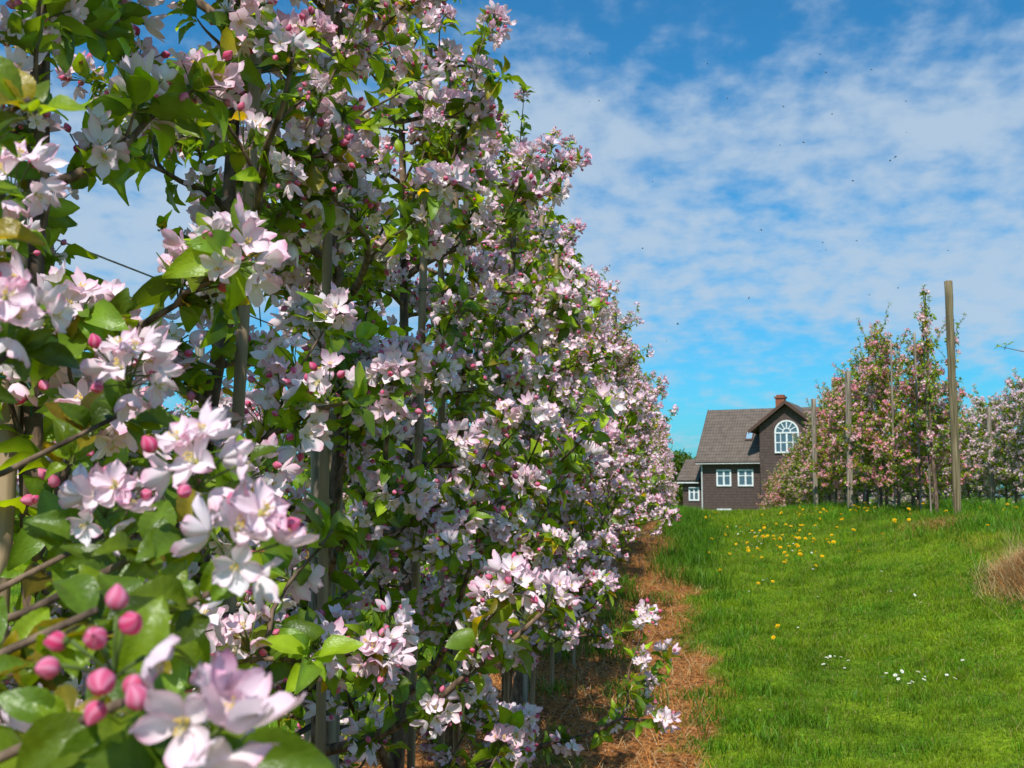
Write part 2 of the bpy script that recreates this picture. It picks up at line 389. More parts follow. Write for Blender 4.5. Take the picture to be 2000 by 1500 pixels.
for i in range(30): tufts(rng.uniform(3.5,5.6),rng.uniform(12.3,19),.2,140,rng.uniform(.14,.3),.85)
for i in range(40): tufts(rng.normal(.28,.15),rng.uniform(5,10.5),.06,80,rng.uniform(.05,.11),.85)
for i in range(20): tufts(rng.normal(-.1,.12),rng.uniform(20,34),.15,100,rng.uniform(.12,.25))
for i in range(110): 
    yy=rng.uniform(5.5,18);tufts(rng.uniform(.35,.3*yy),yy,.06,45,rng.uniform(.05,.095),rng.uniform(.8,1.3))
mkobj('tall_grass',TA.mesh('tall_grass',M_grass),kind='stuff',label='taller green grass tufts beside the tree rows',category='grass')
SA=Acc()
def strawb(x,y,l,w,flat=.35,pale=.3,b=1.0):
    n=len(x);c=np.array([[.58,.235,.058]])*rng.uniform(.3,1.35,(n,1))*b;t=rng.random(n)<pale;c[t]=np.array([.62,.45,.22])*rng.uniform(.5,1.2,(t.sum(),1))
    blades(SA,x,y,l*rng.uniform(.4,1.3,n),np.full(n,w),c,1,1,flat)
n=115000;y=rng.uniform(3,20,n);x=rng.uniform(-2.0,.45,n);k=(rng.random(n)<strawmask(x,y))&(wn(x,y,7.)+wn(x,y,13.)*.7+rng.normal(0,.3,n)>-.8);strawb(x[k],y[k],.11,.0018,.8)
n=20000;x=rng.normal(HX,.17,n);y=rng.normal(HY,.32,n);strawb(x,y,.11,.0018,1.2,.7,1.2)
n=600;x=rng.normal(HX,.15,n);y=rng.normal(HY-.1,.3,n);strawb(x,y,.26,.0012,1.6,1.)
n=2500;x=rng.normal(2.85,.22,n);y=rng.normal(13.0,.35,n);strawb(x,y,.12,.002,.6,.4)
n=4000;y=rng.uniform(12,26,n);x=rng.uniform(2.7,3.8,n);k=rng.random(n)<strawmask(x,y);strawb(x[k],y[k],.13,.003,.5)
mkobj('dry_straw',SA.mesh('dry_straw',M_straw),kind='stuff',label='orange dry straw and mown grass under the trees',category='straw')
PA=Acc()
n=900;y=rng.uniform(4,16,n);x=-.5+rng.normal(0,.32,n)
pt=petal(1,2,L=.016,W=.013);scatter(PA,pt,np.c_[x,y,gz(x,y)+.02],basis(np.c_[rng.normal(0,.3,n),rng.normal(0,.3,n),np.ones(n)],rng.uniform(0,6,n)),np.ones(n))
mkobj('fallen_petals',PA.mesh('fallen_petals',M_petal),kind='stuff',label='pale pink petals fallen on the straw',category='petals')
# ------------------------------------------------------------ dandelions, daisies
def flower_mesh(kind):
    A=Acc()
    h=.09 if kind=='d' else .06
    tube(A,[(0,0,-.01),(.004,0,h*.5),(0,0,h)],.0018,4,(.1,.16,.03))
    if kind=='d':
        for ring,(n,rr,zz) in enumerate([(16,.019,.003),(13,.015,.008),(9,.009,.012)]):
            for i in range(n):
                a=i*6.283/n+ring*.2;c,s=math.cos(a),math.sin(a);w=.0030
                A.add([(0,0,h),(c*rr-s*w,s*rr+c*w,h+zz),(c*rr+s*w,s*rr-c*w,h+zz)],[(0,1,2)],(.9,.58,.01))
    else:
        for i in range(14):
            a=i*6.283/14;c,s=math.cos(a),math.sin(a);w=.0022;rr=.012
            A.add([(0,0,h),(c*rr-s*w,s*rr+c*w,h+.003),(c*rr+s*w,s*rr-c*w,h+.003)],[(0,1,2)],(.85,.85,.82))
        for i in range(6):
            a=i*6.283/6;b=a+6.283/6;A.add([(0,0,h+.006),(math.cos(a)*.004,math.sin(a)*.004,h+.002),(math.cos(b)*.004,math.sin(b)*.004,h+.002)],[(0,1,2)],(.8,.5,.02))
    return A.mesh('dandelion' if kind=='d' else 'daisy',M_straw)
dm=flower_mesh('d');ym=flower_mesh('y')
def plantf(me,name,x,y,s,lab,grp):
    o=mkobj(name,me,None,(x,y,float(gz(x,y))),label=lab,category='flower',group=grp)
    o.scale=(s,s,s);o.rotation_euler=(rng.normal(.15,.3),rng.normal(0,.3),rng.uniform(-.5,.5))
for i in range(160):
    if i<60: x=rng.normal(1.25,.32);y=rng.normal(14.2,1.4)
    elif i<105: x=rng.normal(2.3,.5);y=rng.normal(17,2.2)
    elif i<140: x=rng.normal(4.2,.6);y=rng.uniform(12.8,16.5)
    else: x=rng.uniform(.2,2.2);y=rng.uniform(8,20)
    plantf(dm,'dandelion',x,y,rng.uniform(.85,1.4),'yellow dandelion in the orchard grass','dandelions in the grass')
for i in range(80):
    if i<8: x=rng.normal(1.0,.07);y=rng.normal(7.8,.18)
    elif i<22: x=rng.normal(1.35,.13);y=rng.normal(7.2,.13)
    elif i<66: x=rng.normal(1.05,.3);y=rng.normal(14.8,1.5)
    else: x=rng.uniform(.5,1.9);y=rng.uniform(6,12)
    plantf(ym,'daisy',x,y,rng.uniform(.7,1.1),'small white daisy in the orchard grass','daisies in the grass')
# ------------------------------------------------------------ trees
CAM=np.array([0,0,1.4])
def near_tree(x,y,seed,H,extra=None,mind=1.15,pb=.42,per=6,**kw):
    r=np.random.default_rng(seed+1000)
    A,S,AX,K,FL=gen_tree(seed,H=H,**kw)
    base=np.array([x,y,float(gz(x,y))-.02])
    W=S+base;d=np.linalg.norm(W-CAM,axis=1);infront=(W[:,1]>.05)
    keep=~((d<mind)&infront);S,AX,K,FL=S[keep],AX[keep],K[keep],FL[keep]
    root=mkobj('apple_tree',None,None,base,label='flowering apple tree with pink and white blossom tied to a stake',category='tree',group='apple trees in the orchard rows')
    LA=Acc();add_leaves(LA,1,S,AX,K,r,per,.06)
    bl=r.random(len(S))<pb*FL
    Sb,Ab,Kb=S[bl],AX[bl],K[bl]*1.12
    dist=np.linalg.norm(Sb+base-CAM,axis=1);o=np.argsort(dist);ne=len(extra) if extra else 0
    first=o[:98-ne];rest=o[98-ne:]
    BA=Acc()
    if len(rest): add_clusters(BA,1,Sb[rest],Ab[rest],Kb[rest],r)
    first=[(Sb[i],Ab[i],Kb[i],1) for i in first]
    if extra:
        for (p,axv,sc,cl,ci) in extra:
            p=np.array(p)-base;axv=nrm(np.array(axv,float))
            if ci is not None: first.append((p,axv,sc,cl,ci))
            hgt=p[2]-r.uniform(.1,.25);st=np.array([0,0,hgt]);mid=st*.45+p*.55+np.array([0,0,-.05]);p2=p-axv*.03
            pts=np.array([st,st*.75+mid*.25,mid,mid*.4+p2*.6+np.array([0,0,-.012]),p2]);tube(A,pts,[.008,.006,.004,.003,.0022],6,(1,1,1))
            sp=np.array([p-axv*.03,p-axv*.05+[-.03,0,0],p-axv*.07+[-.06,.02,-.01]]);add_leaves(LA,0,sp,np.array([axv]*3),np.array([1.,1.,1.]),r,7,.15,size=.68)
    mkobj('trunk',A.mesh('trunk',M_bark),root);mkobj('crown',LA.mesh('crown',M_leaf),root)
    if BA.n: mkobj('blossom',BA.mesh('blossom',M_petal),root,kind='stuff')
    for t in first:
        ci=int(r.integers(0,7)) if len(t)<5 else t[4]
        B=basis(np.array([t[1]]),np.array([r.uniform(0,6.28)]))[0]
        me=clmesh(t[3],ci)
        ob=mkobj('blossom_cluster',me,root)
        M4=Matrix.Identity(4)
        for a_ in range(3):
            for b_ in range(3): M4[a_][b_]=float(B[a_,b_]*t[2])
            M4[a_][3]=float(t[0][a_]+t[1][a_]*.018)
        ob.matrix_local=M4
    return root
CL[0].append(cluster(0,77,nf=1,nb=8,rad=.016,bl=(.012,.016)))
CL[0].append(cluster(0,91,nf=5,nb=1,rad=.020))
CL[0].append(cluster(0,93,nf=7,nb=2,rad=.026))
CL[0].append(cluster(0,97,nf=8,nb=3,rad=.028))
extra=[((-.205,.445,1.292),(.35,-.85,.3),.9,0,8),((-.250,.455,1.318),(.3,-.8,.5),.9,0,7),
 ((-.275,.63,1.355),(.6,-.5,.6),.88,0,9),((-.325,.69,1.40),(.3,-.5,.8),.8,0,10),((-.46,.69,1.515),(.5,-.8,.3),.82,0,9),
 ((-.60,.88,1.665),(.5,-.6,.6),.85,0,10),((-.43,.64,1.69),(.3,-.6,.7),.8,0,None),((-.48,.64,1.60),(.3,-.6,.7),.8,0,None),((-.48,.88,1.49),(.4,-.6,.6),.85,0,10),
 ((-.40,.60,1.31),(.4,-.7,.4),1.0,0,None),((-.43,.76,1.38),(.4,-.7,.4),.8,0,9),((-.35,.57,1.25),(.4,-.7,.4),.8,0,9),((-.27,.50,1.29),(.2,-.3,.9),1.0,0,None),((-.33,.58,1.36),(.2,-.3,.9),1.0,0,None)]
near_tree(-.95,.62,3,2.8,extra=extra,rlow=.4,nlat=18,mind=1.5,pb=.35)
LY=[1.42,2.03,2.79,3.55,4.3]
for i,yy in enumerate(LY):
    near_tree(-.92+rng.normal(0,.03),yy,20+i,[2.9,2.85,3.0,3.05,3.1][i],rlow=[.62,.72,.82,.9,.92][i],rtop=.26,nlat=[27,30,31,31,31][i],zlow=.2,mind=1.35 if i==0 else 1.3,step=.072,pb=[.48,.52,.54,.54,.54][i],shoots=8)
def variants(lod,n,seed,tint,warm,dens,H=2.9,pb=.54,ksz=1.13,lsz=1.0,nlat=30,per=5,gvar=.12,**kw):
    out=[]
    for i in range(n):
        r=np.random.default_rng(seed+i*7)
        A,S,AX,K,FL=gen_tree(seed+i,H=H,step=.078/dens,sides=4 if lod>1 else 5,nlat=nlat,**kw)
        LA=Acc();add_leaves(LA,lod,S,AX,K,r,per,warm,size=lsz)
        bl=r.random(len(S))<pb*FL
        BA=Acc();add_clusters(BA,lod,S[bl],AX[bl],K[bl]*ksz,r,tint,gvar=gvar)
        out.append((A.mesh('trunk',M_bark),LA.mesh('crown',M_leaf),BA.mesh('blossom',M_petal)))
    return out
def place(v,x,y,s,lab,rot=None,lean=.03,wide=1.0):
    root=mkobj('apple_tree',None,None,(x,y,float(gz(x,y))-.02),label=lab,category='tree',group='apple trees in the orchard rows')
    root.rotation_euler=(rng.normal(0,lean),rng.normal(0,lean),rng.uniform(0,6.28) if rot is None else rot)
    root.scale=(s*wide*rng.uniform(.92,1.08),s*wide*rng.uniform(.92,1.08),s)
    mkobj('trunk',v[0],root);mkobj('crown',v[1],root);mkobj('blossom',v[2],root,kind='stuff')
V1=variants(1,3,100,(1,.99,1),.08,.95,H=3.0,rlow=.8,rtop=.22,zlow=.34,nlat=29,shoots=10,shl=(.3,.65))
V2=variants(2,5,140,(1,.97,.98),.10,.9,H=2.8,rlow=.74,rtop=.18,zlow=.42,nlat=28,shoots=13,shl=(.3,.7))
V3=variants(3,4,180,(1,.94,.96),.12,.7,H=2.65,rlow=.62,rtop=.18,zlow=.5,ksz=1.3,lsz=1.25,per=4,shoots=10,shl=(.3,.65))
VR=variants(3,3,220,(1.0,.74,.72),.24,.95,H=2.75,nlat=33,rlow=.88,rtop=.14,zlow=.2,pb=.46,ksz=1.08,lsz=1.15,per=6,shoots=14,shl=(.3,.65),gvar=.35)+\
   variants(3,3,230,(1.03,.95,.90),.15,.95,H=2.75,nlat=31,rlow=.84,rtop=.14,zlow=.2,pb=.42,ksz=1.05,lsz=1.15,per=6,shoots=14,shl=(.3,.65),gvar=.25)
VW=variants(3,3,260,(1.03,1.03,1.0),.1,.9,H=2.5,nlat=36,rlow=.9,rtop=.3,zlow=.25,pb=.62,ksz=1.15,lsz=1.2,gvar=.03)
lab0='flowering apple tree with pink and white blossom in the row'
yy=5.05;i=0;leftY=[]
while yy<44:
    v=V1[i%3] if yy<8.2 else (V2[i%5] if yy<17 else V3[i%4])
    place(v,-.92+rng.normal(0,.05),yy,rng.uniform(.94,1.06),lab0);leftY.append(yy);yy+=.84*rng.uniform(.9,1.1) if yy<20 else 1.05;i+=1
yy=14.9;i=0;rightY=[]
while yy<43:
    s=float(np.interp(yy,[14,16,17,22,24,26,28,30,35,42],[.70,.86,1.02,1.02,1.0,.9,.8,.74,.64,.56]))
    place(VR[int(rng.integers(0,6))],3.25+rng.normal(0,.07),yy,s*rng.uniform(.9,1.08),'apple tree with reddish pink blossom among bronze leaves',lean=.04,wide=1+.3*float(sstep(24,34,yy)));rightY.append(yy);yy+=.82*rng.uniform(.88,1.12);i+=1
VS=variants(2,1,300,(1,.9,.85),.15,1.0,H=2.75,nlat=12,rlow=.3,rtop=.12,zlow=.7,pb=.3,shoots=6,shl=(.3,.6))[0]
place(VS,3.06,14.0,1.0,'slender young apple tree with few blossoms beside a post',lean=.01)
place(VS,3.4,14.5,.9,'slender young apple tree with few blossoms beside a post',lean=.01)
yy=20.5;i=0
while yy<42:
    place(VW[i%3],7.2+rng.normal(0,.06),yy,rng.uniform(.95,1.1),'apple tree with whitish blossom in a distant row');yy+=.95;i+=1
yy=4.2;i=0
while yy<32:
    place(V3[i%4],-5.0+rng.normal(0,.06),yy,rng.uniform(.7,.88),'flowering apple tree in the neighbouring row');yy+=1.3;i+=1
A,S,AX,K,FL=gen_tree(400,H=2.7,rlow=.4,nlat=24,shoots=0)
r4=np.random.default_rng(5)
pp=np.array([[0,0,1.75],[-.35,0,1.84],[-.62,.05,1.9],[-.90,.05,1.97]]);tube(A,pp,[.009,.007,.005,.003],5,(1,1,1))
S=np.vstack([S,pp[2:],(pp[2:]+[0.1,0,0.02])]);AX=np.vstack([AX,np.tile([-.3,0,1.],(4,1))]);K=np.r_[K,.8*np.ones(4)]
LA=Acc();add_leaves(LA,1,S,AX,K,r4,5);BA=Acc();add_clusters(BA,2,S[:-4:3],AX[:-4:3],K[:-4:3],r4)
place((A.mesh('trunk',M_bark),LA.mesh('crown',M_leaf),BA.mesh('blossom',M_petal)),3.93,10.9,1,'apple tree with a leafy branch reaching over the grass',rot=0,lean=0)
# ------------------------------------------------------------ posts, stakes, wires
def post(x,y,h,rad,mat,lab,name='wooden_post',cat='post',grp='wooden trellis posts',tilt=.012,ties=()):
    A=Acc();n=16;zz=np.linspace(-.1,h,n);pts=np.c_[rng.normal(0,rad*.05,n),rng.normal(0,rad*.05,n),zz]
    rr=np.full(n,rad)*rng.uniform(.93,1.05,n)
    pts=np.vstack([pts,pts[-1]+[0,0,rad*.15]]);rr=np.r_[rr,rad*.8]
    tube(A,pts,rr,14 if rad>.02 else 8,(1,1,1))
    me=A.mesh(name,mat)
    o=mkobj(name,me,None,(x,y,float(gz(x,y))),label=lab,category=cat,group=grp)
    o.rotation_euler=(rng.normal(0,tilt),rng.normal(0,tilt),0)
    for tz in ties:
        T=Acc();a=np.linspace(0,2*math.pi,14)
        for k in range(2):
            tube(T,np.c_[np.cos(a)*(rad+.012)+.008,np.sin(a)*(rad+.009),tz+.006*k+.004*np.sin(a)],.0013,4,(1,1,1))
        tube(T,[(rad+.01,-rad,tz),(rad+.03,-rad-.01,tz-.02),(rad+.035,-rad-.01,tz-.06)],.0012,4,(1,1,1))
        mkobj('tie',T.mesh('tie',M_tie),o)
    return o
for x,y,h in [(-.99,2.93,3.05),(-.95,6.3,2.75),(-.97,11,2.8),(-.95,16,2.8),(-.95,21,2.8),(-.95,27,2.8)]:
    post(x,y,h,.045,M_post,'round grey weathered wooden post in the blossoming row',ties=(1.95,) if y<4 else ())
post(3.24,13.75,2.86,.048,M_postg,'tall greenish brown wooden end post standing clear',tilt=.002)
for y in (18.7,23.5): post(2.72,y,2.3,.05,M_post,'grey wooden trellis post among reddish blossom')
for y in (22,26,30.5): post(6.9,y,2.3,.055,M_post,'grey wooden trellis post in whitish blossom')
for y in (5.6,10.5,16): post(-4.95,y,2.5,.05,M_post,'grey wooden trellis post in the neighbouring row')
sl='thin tan bamboo stake supporting an apple tree'
sg='bamboo stakes supporting the trees'
for x,y,h,t in [(-.93,1.36,1.75,(1.5,)),(-.90,2.01,2.95,(1.1,1.72,2.2)),(-.90,2.66,3.0,(1.2,1.75)),(-.88,3.45,2.85,(1.4,2.0)),(-.88,4.2,2.75,(1.5,)),(-.85,3.80,2.65,())]:
    post(x,y,h,.0135,M_bamboo,sl,'bamboo_stake','stake',sg,.015,t)
for i,y in enumerate(leftY):
    if y<20: post(-.83+rng.normal(0,.03),y-.1,rng.uniform(2.35,2.8),.0135,M_bamboo,sl,'bamboo_stake','stake',sg,.02)
for y in rightY[:16:2]: post(3.05+rng.normal(0,.04),y-.1,rng.uniform(2.0,2.8),.014,M_post,'thin grey stake beside a reddish blossoming tree','stake','stake','thin stakes among reddish blossom',.018)
for x,y,h in ((3.0,14.05,2.55),(3.12,14.6,2.45)): post(x,y,h,.011,M_post,'thin grey stake beside a slender young tree','stake','stake','thin stakes among reddish blossom',.01)
def wire(x,y0,y1,h,rad,mat,name,lab):
    ys_=np.arange(y0,y1,.6);A=Acc();tube(A,np.c_[np.full(len(ys_),x),ys_,gz(np.full(len(ys_),x),ys_)*1.0+h-.01*np.abs(np.sin(ys_*.7))],rad,5,(1,1,1))
    mkobj(name,A.mesh(name,mat),label=lab,category='wire')
wire(-.99,-.5,44,.62,.0018,M_wire,'trellis_wire','thin grey trellis wire along the tree row')
wire(-.99,-.5,44,1.75,.0018,M_wire,'trellis_wire','thin grey trellis wire along the tree row')
wire(-1.0,-.5,44,.72,.008,M_hose,'irrigation_hose','black irrigation hose strung along the tree row')
wire(3.13,13.7,44,.5,.003,M_wire,'trellis_wire','thin grey wire between posts of reddish trees')
wire(3.13,13.7,26,1.6,.002,M_wire,'trellis_wire','thin grey wire between posts of reddish trees')
# ------------------------------------------------------------ house
def plain(name,c,rough=.6,spec=.4): return noise_mat(name,tuple(v*.88 for v in c),tuple(min(1,v*1.1) for v in c),6,rough,0,spec=spec)
def banded(name,c1,c2,scale,axis='Z',bump=.5,nz=5,scale2=0,dark=.45):
    m,nt,N,L=newmat(name)
    o=N.new('ShaderNodeOutputMaterial');p=N.new('ShaderNodeBsdfPrincipled');L.new(p.outputs[0],o.inputs[0]);p.inputs['Roughness'].default_value=.8
    p.inputs['Specular IOR Level'].default_value=.25
    tc=N.new('ShaderNodeTexCoord')
    def wave(ax,sc):
        w=N.new('ShaderNodeTexWave');w.wave_type='BANDS';w.bands_direction=ax;w.wave_profile='SAW'
        w.inputs['Scale'].default_value=sc;L.new(tc.outputs['Object'],w.inputs[0]);return w
    w=wave(axis,scale)
    no=N.new('ShaderNodeTexNoise');no.inputs['Scale'].default_value=nz;no.inputs['Detail'].default_value=6;L.new(tc.outputs['Object'],no.inputs[0])
    r=N.new('ShaderNodeValToRGB');r.color_ramp.elements[0].color=(*c1,1);r.color_ramp.elements[1].color=(*c2,1);r.color_ramp.elements[0].position=.3;r.color_ramp.elements[1].position=.7
    L.new(no.outputs['Fac'],r.inputs[0])
    last=r.outputs[0]
    for ww in ([w,wave('X',scale2)] if scale2 else [w]):
        dk=N.new('ShaderNodeValToRGB');dk.color_ramp.elements[0].color=(dark,dark,dark,1);dk.color_ramp.elements[1].position=.3;dk.color_ramp.elements[1].color=(1,1,1,1)
        L.new(ww.outputs['Fac'],dk.inputs[0])
        mx=N.new('ShaderNodeMix');mx.data_type='RGBA';mx.blend_type='MULTIPLY';mx.inputs[0].default_value=1
        L.new(last,mx.inputs[6]);L.new(dk.outputs[0],mx.inputs[7]);last=mx.outputs[2]
    L.new(last,p.inputs['Base Color'])
    b=N.new('ShaderNodeBump');b.inputs['Strength'].default_value=bump;b.inputs['Distance'].default_value=.03;L.new(w.outputs['Fac'],b.inputs['Height']);L.new(b.outputs[0],p.inputs['Normal'])
    return m
M_side=banded('brown_siding',(.080,.052,.046),(.12,.08,.071),1.6)
M_roof=banded('roof_tiles',(.115,.086,.07),(.17,.13,.105),1.35,'Z',.6,2.5,1.5,.6)
M_white=plain('white_paint',(.70,.71,.72))
M_grey=plain('pale_grey_gutter',(.5,.5,.49))
M_trim=plain('brown_trim',(.085,.042,.03))
M_brick=banded('chimney_brick',(.26,.08,.045),(.38,.13,.075),3.5)
M_glass=plain('window_glass',(.07,.11,.15),.08,.9)
H=mkobj('house',None,None,(1.33,80,-1.75),label='dark brown wooden house with tiled roof and arched window',category='house');H.rotation_euler=(0,0,math.radians(-16))
def polymesh(name,V,Fs,mat,parent,**kw):
    me=bpy.data.meshes.new(name);me.from_pydata([tuple(v) for v in V],[],Fs);me.materials.append(mat);me.update();me.validate()
    return mkobj(name,me,parent,**kw)
class PB:
    def __init__(s): s.V=[];s.F=[]
    def box(s,x0,x1,y0,y1,z0,z1):
        b=len(s.V);s.V+=[(x0,y0,z0),(x1,y0,z0),(x1,y1,z0),(x0,y1,z0),(x0,y0,z1),(x1,y0,z1),(x1,y1,z1),(x0,y1,z1)]
        s.F+=[tuple(b+i for i in f) for f in [(0,3,2,1),(4,5,6,7),(0,1,5,4),(1,2,6,5),(2,3,7,6),(3,0,4,7)]]
    def prism(s,poly,axis,a0,a1):
        b=len(s.V);n=len(poly)
        for a in (a0,a1):
            for p in poly: s.V.append((a,p[0],p[1]) if axis=='x' else (p[0],a,p[1]))
        s.F+=[tuple(b+i for i in range(n))[::-1],tuple(b+n+i for i in range(n))]
        for i in range(n): j=(i+1)%n;s.F.append((b+i,b+j,b+n+j,b+n+i))
    def out(s,name,mat,parent,**kw): 
        o=polymesh(name,s.V,s.F,mat,parent,**kw)
        bm=bmesh.new();bm.from_mesh(o.data);bmesh.ops.recalc_face_normals(bm,faces=bm.faces);bm.to_mesh(o.data);bm.free();return o
EZ,RZ=5.62,9.2
w=PB();w.prism([(0,0),(7,0),(7,EZ),(3.5,RZ-.12),(0,EZ)],'x',0,10.4)
w.prism([(4.4,0),(8.2,0),(8.2,7.75),(6.3,9.22),(4.4,7.75)],'y',-.9,-.01)
w.out('wall',M_side,H)
def slab(pb,p,q,axis,a0,a1,th=.16):
    d=np.array([q[0]-p[0],q[1]-p[1]]);nn=np.array([-d[1],d[0]])/np.linalg.norm(d)
    if nn[1]<0: nn=-nn
    pb.prism([p,q,(q[0]+nn[0]*th,q[1]+nn[1]*th),(p[0]+nn[0]*th,p[1]+nn[1]*th)],axis,a0,a1)
sl_=(RZ-EZ)/3.5
rf=PB()
slab(rf,(-.45,EZ-.45*sl_+.02),(3.5,RZ+.02),'x',-.35,10.8);slab(rf,(7.45,EZ-.45*sl_+.02),(3.5,RZ+.02),'x',-.35,10.8)
roof=rf.out('roof',M_roof,H)
r2=PB();sw=(9.3-7.8)/1.9
slab(r2,(3.75,9.3-2.55*sw+.03),(6.3,9.33),'y',-1.35,3.4);slab(r2,(8.85,9.3-2.55*sw+.03),(6.3,9.33),'y',-1.35,3.4)
r2.out('roof',M_roof,H,label='roof of the front gable')
for sx in (-1,1):
    bb=PB();xe=6.3+sx*2.58;ze=9.3-2.58*sw;xm=6.3+sx*.002
    bb.prism([(xe,ze-.06),(xm,9.26),(xm,9.52),(xe,ze+.2)],'y',-1.42,-1.352);bb.out('bargeboard',M_trim,H)
bb=PB();bb.prism([(-.5,EZ-.5*sl_-.05),(3.5,RZ-.05),(3.5,RZ+.2),(-.5,EZ-.5*sl_+.2)],'x',-.42,-.352)
bb.out('bargeboard',M_trim,H)
fb=PB();fb.box(-.35,4.36,-.56,-.47,EZ-.45*sl_-.02,EZ-.45*sl_+.04);fb.out('gutter',M_grey,H)
CX=4.75
ch=PB();ch.box(CX,CX+.65,3.2,3.85,RZ-.4,RZ+.85);ch.box(CX-.08,CX+.73,3.12,3.93,RZ+.85,RZ+.97);ch.box(CX+.05,CX+.6,3.25,3.8,RZ+.97,RZ+1.1)
ch.out('chimney',M_brick,roof)
def onroof(t0,t1,h0,h1):
    nn=np.array([-sl_,1])/math.hypot(1,sl_)
    a=np.array([t0,EZ+t0*sl_+.24]);b=np.array([t1,EZ+t1*sl_+.24])
    return [tuple(a+nn*h0),tuple(b+nn*h0),tuple(b+nn*h1),tuple(a+nn*h1)]
sk=PB();sk.prism(onroof(.95,1.6,0,.10),'x',2.95,3.5);so=sk.out('skylight',M_trim,roof)
s2=PB();s2.prism(onroof(1.03,1.52,.10,.12),'x',3.02,3.43);s2.out('pane',plain('sky_glass',(.25,.38,.48),.1,.9),so)
def window(x0,x1,z0,z1,yf,par,cols=2,rows=2):
    f=PB();t=.11
    f.box(x0,x1,yf-.08,yf-.002,z0,z0+t);f.box(x0,x1,yf-.08,yf-.002,z1-t,z1)
    f.box(x0,x0+t,yf-.08,yf-.002,z0+t,z1-t);f.box(x1-t,x1,yf-.08,yf-.002,z0+t,z1-t)
    for i in range(1,cols):
        xm=x0+(x1-x0)*i/cols;f.box(xm-.06,xm+.06,yf-.075,yf-.002,z0+t,z1-t)
    for i in range(1,rows):
        zm=z0+(z1-z0)*(.62 if rows==2 else i/rows)
        for c in range(cols):
            a=x0+(x1-x0)*c/cols+(t if c==0 else .06);b=x0+(x1-x0)*(c+1)/cols-(t if c==cols-1 else .06)
            f.box(a,b,yf-.07,yf-.002,zm-.03,zm+.03)
    o=f.out('window',M_white,par)
    g=PB();g.box(x0+t*.5,x1-t*.5,yf-.04,yf-.004,z0+t*.5,z1-t*.5);g.out('pane',M_glass,o)
window(1.05,2.13,3.55,4.75,0,H);window(2.6,3.72,3.55,4.75,0,H);window(1.05,2.1,.7,1.95,0,H)
cx,cz,ra,yf=6.3,7.3,.84,-.9
f=PB();n=20
def arc(r0,r1,y0,y1):
    for i in range(n):
        a=math.pi*i/n;b=math.pi*(i+1)/n
        f.prism([(cx+math.cos(a)*r0,cz+math.sin(a)*r0),(cx+math.cos(a)*r1,cz+math.sin(a)*r1),(cx+math.cos(b)*r1,cz+math.sin(b)*r1),(cx+math.cos(b)*r0,cz+math.sin(b)*r0)],'y',y0,y1)
arc(ra-.11,ra,yf-.09,yf-.002);arc(.23,.30,yf-.07,yf-.002)
for k in range(1,6):
    if k==3: continue
    a=math.pi*k/6;c,s=math.cos(a),math.sin(a);q=.03
    f.prism([(cx+c*.30-s*q,cz+s*.30+c*q),(cx+c*.30+s*q,cz+s*.30-c*q),(cx+c*.74+s*q,cz+s*.74-c*q),(cx+c*.74-s*q,cz+s*.74+c*q)],'y',yf-.065,yf-.002)
f.box(cx-.04,cx+.04,yf-.068,yf-.002,cz+.30,cz+.74)
f.box(cx-ra,cx+ra,yf-.1,yf-.002,cz-.1,cz)
for xa,xb in ((cx-ra,cx-ra+.1),(cx-.06,cx+.06),(cx+ra-.1,cx+ra),(cx-.45,cx-.39),(cx+.39,cx+.45)): f.box(xa,xb,yf-.08,yf-.002,cz-1.35,cz-.1)
f.box(cx-ra,cx+ra,yf-.12,yf-.002,cz-1.46,cz-1.35)
for xa,xb in ((cx-ra+.1,cx-.45),(cx-.39,cx-.06),(cx+.06,cx+.39),(cx+.45,cx+ra-.1)): f.box(xa,xb,yf-.07,yf-.002,cz-.76,cz-.69)
aw=f.out('window',M_white,H,label='white arched window with radiating bars')
g=PB();g.prism([(cx+math.cos(math.pi*i/n)*(ra-.05),cz+math.sin(math.pi*i/n)*(ra-.05)) for i in range(n+1)],'y',yf-.04,yf-.004);g.box(cx-ra+.05,cx+ra-.05,yf-.041,yf-.005,cz-1.4,cz-.02)
g.out('pane',M_glass,aw)
an=PB();an.prism([(1,0),(5.4,0),(5.4,4.1),(3.2,5.45),(1,4.1)],'x',-1.75,-.01);an.out('wall',M_side,H,label='walls of the small side annex')
ar=PB();slab(ar,(.6,3.88),(3.2,5.48),'x',-2.1,-.43);slab(ar,(5.8,3.88),(3.2,5.48),'x',-2.1,-.43);ar.out('roof',M_roof,H,label='tiled roof of the side annex')
gg=PB();gg.box(-2.1,-.43,.5,.585,3.78,3.86);gg.out('gutter',M_white,H)
window(-1.3,-.5,2.5,3.5,1,H)
dp=PB();dp.box(-.05,.03,-.12,-.02,0,5.1);dp.out('downpipe',M_grey,H)
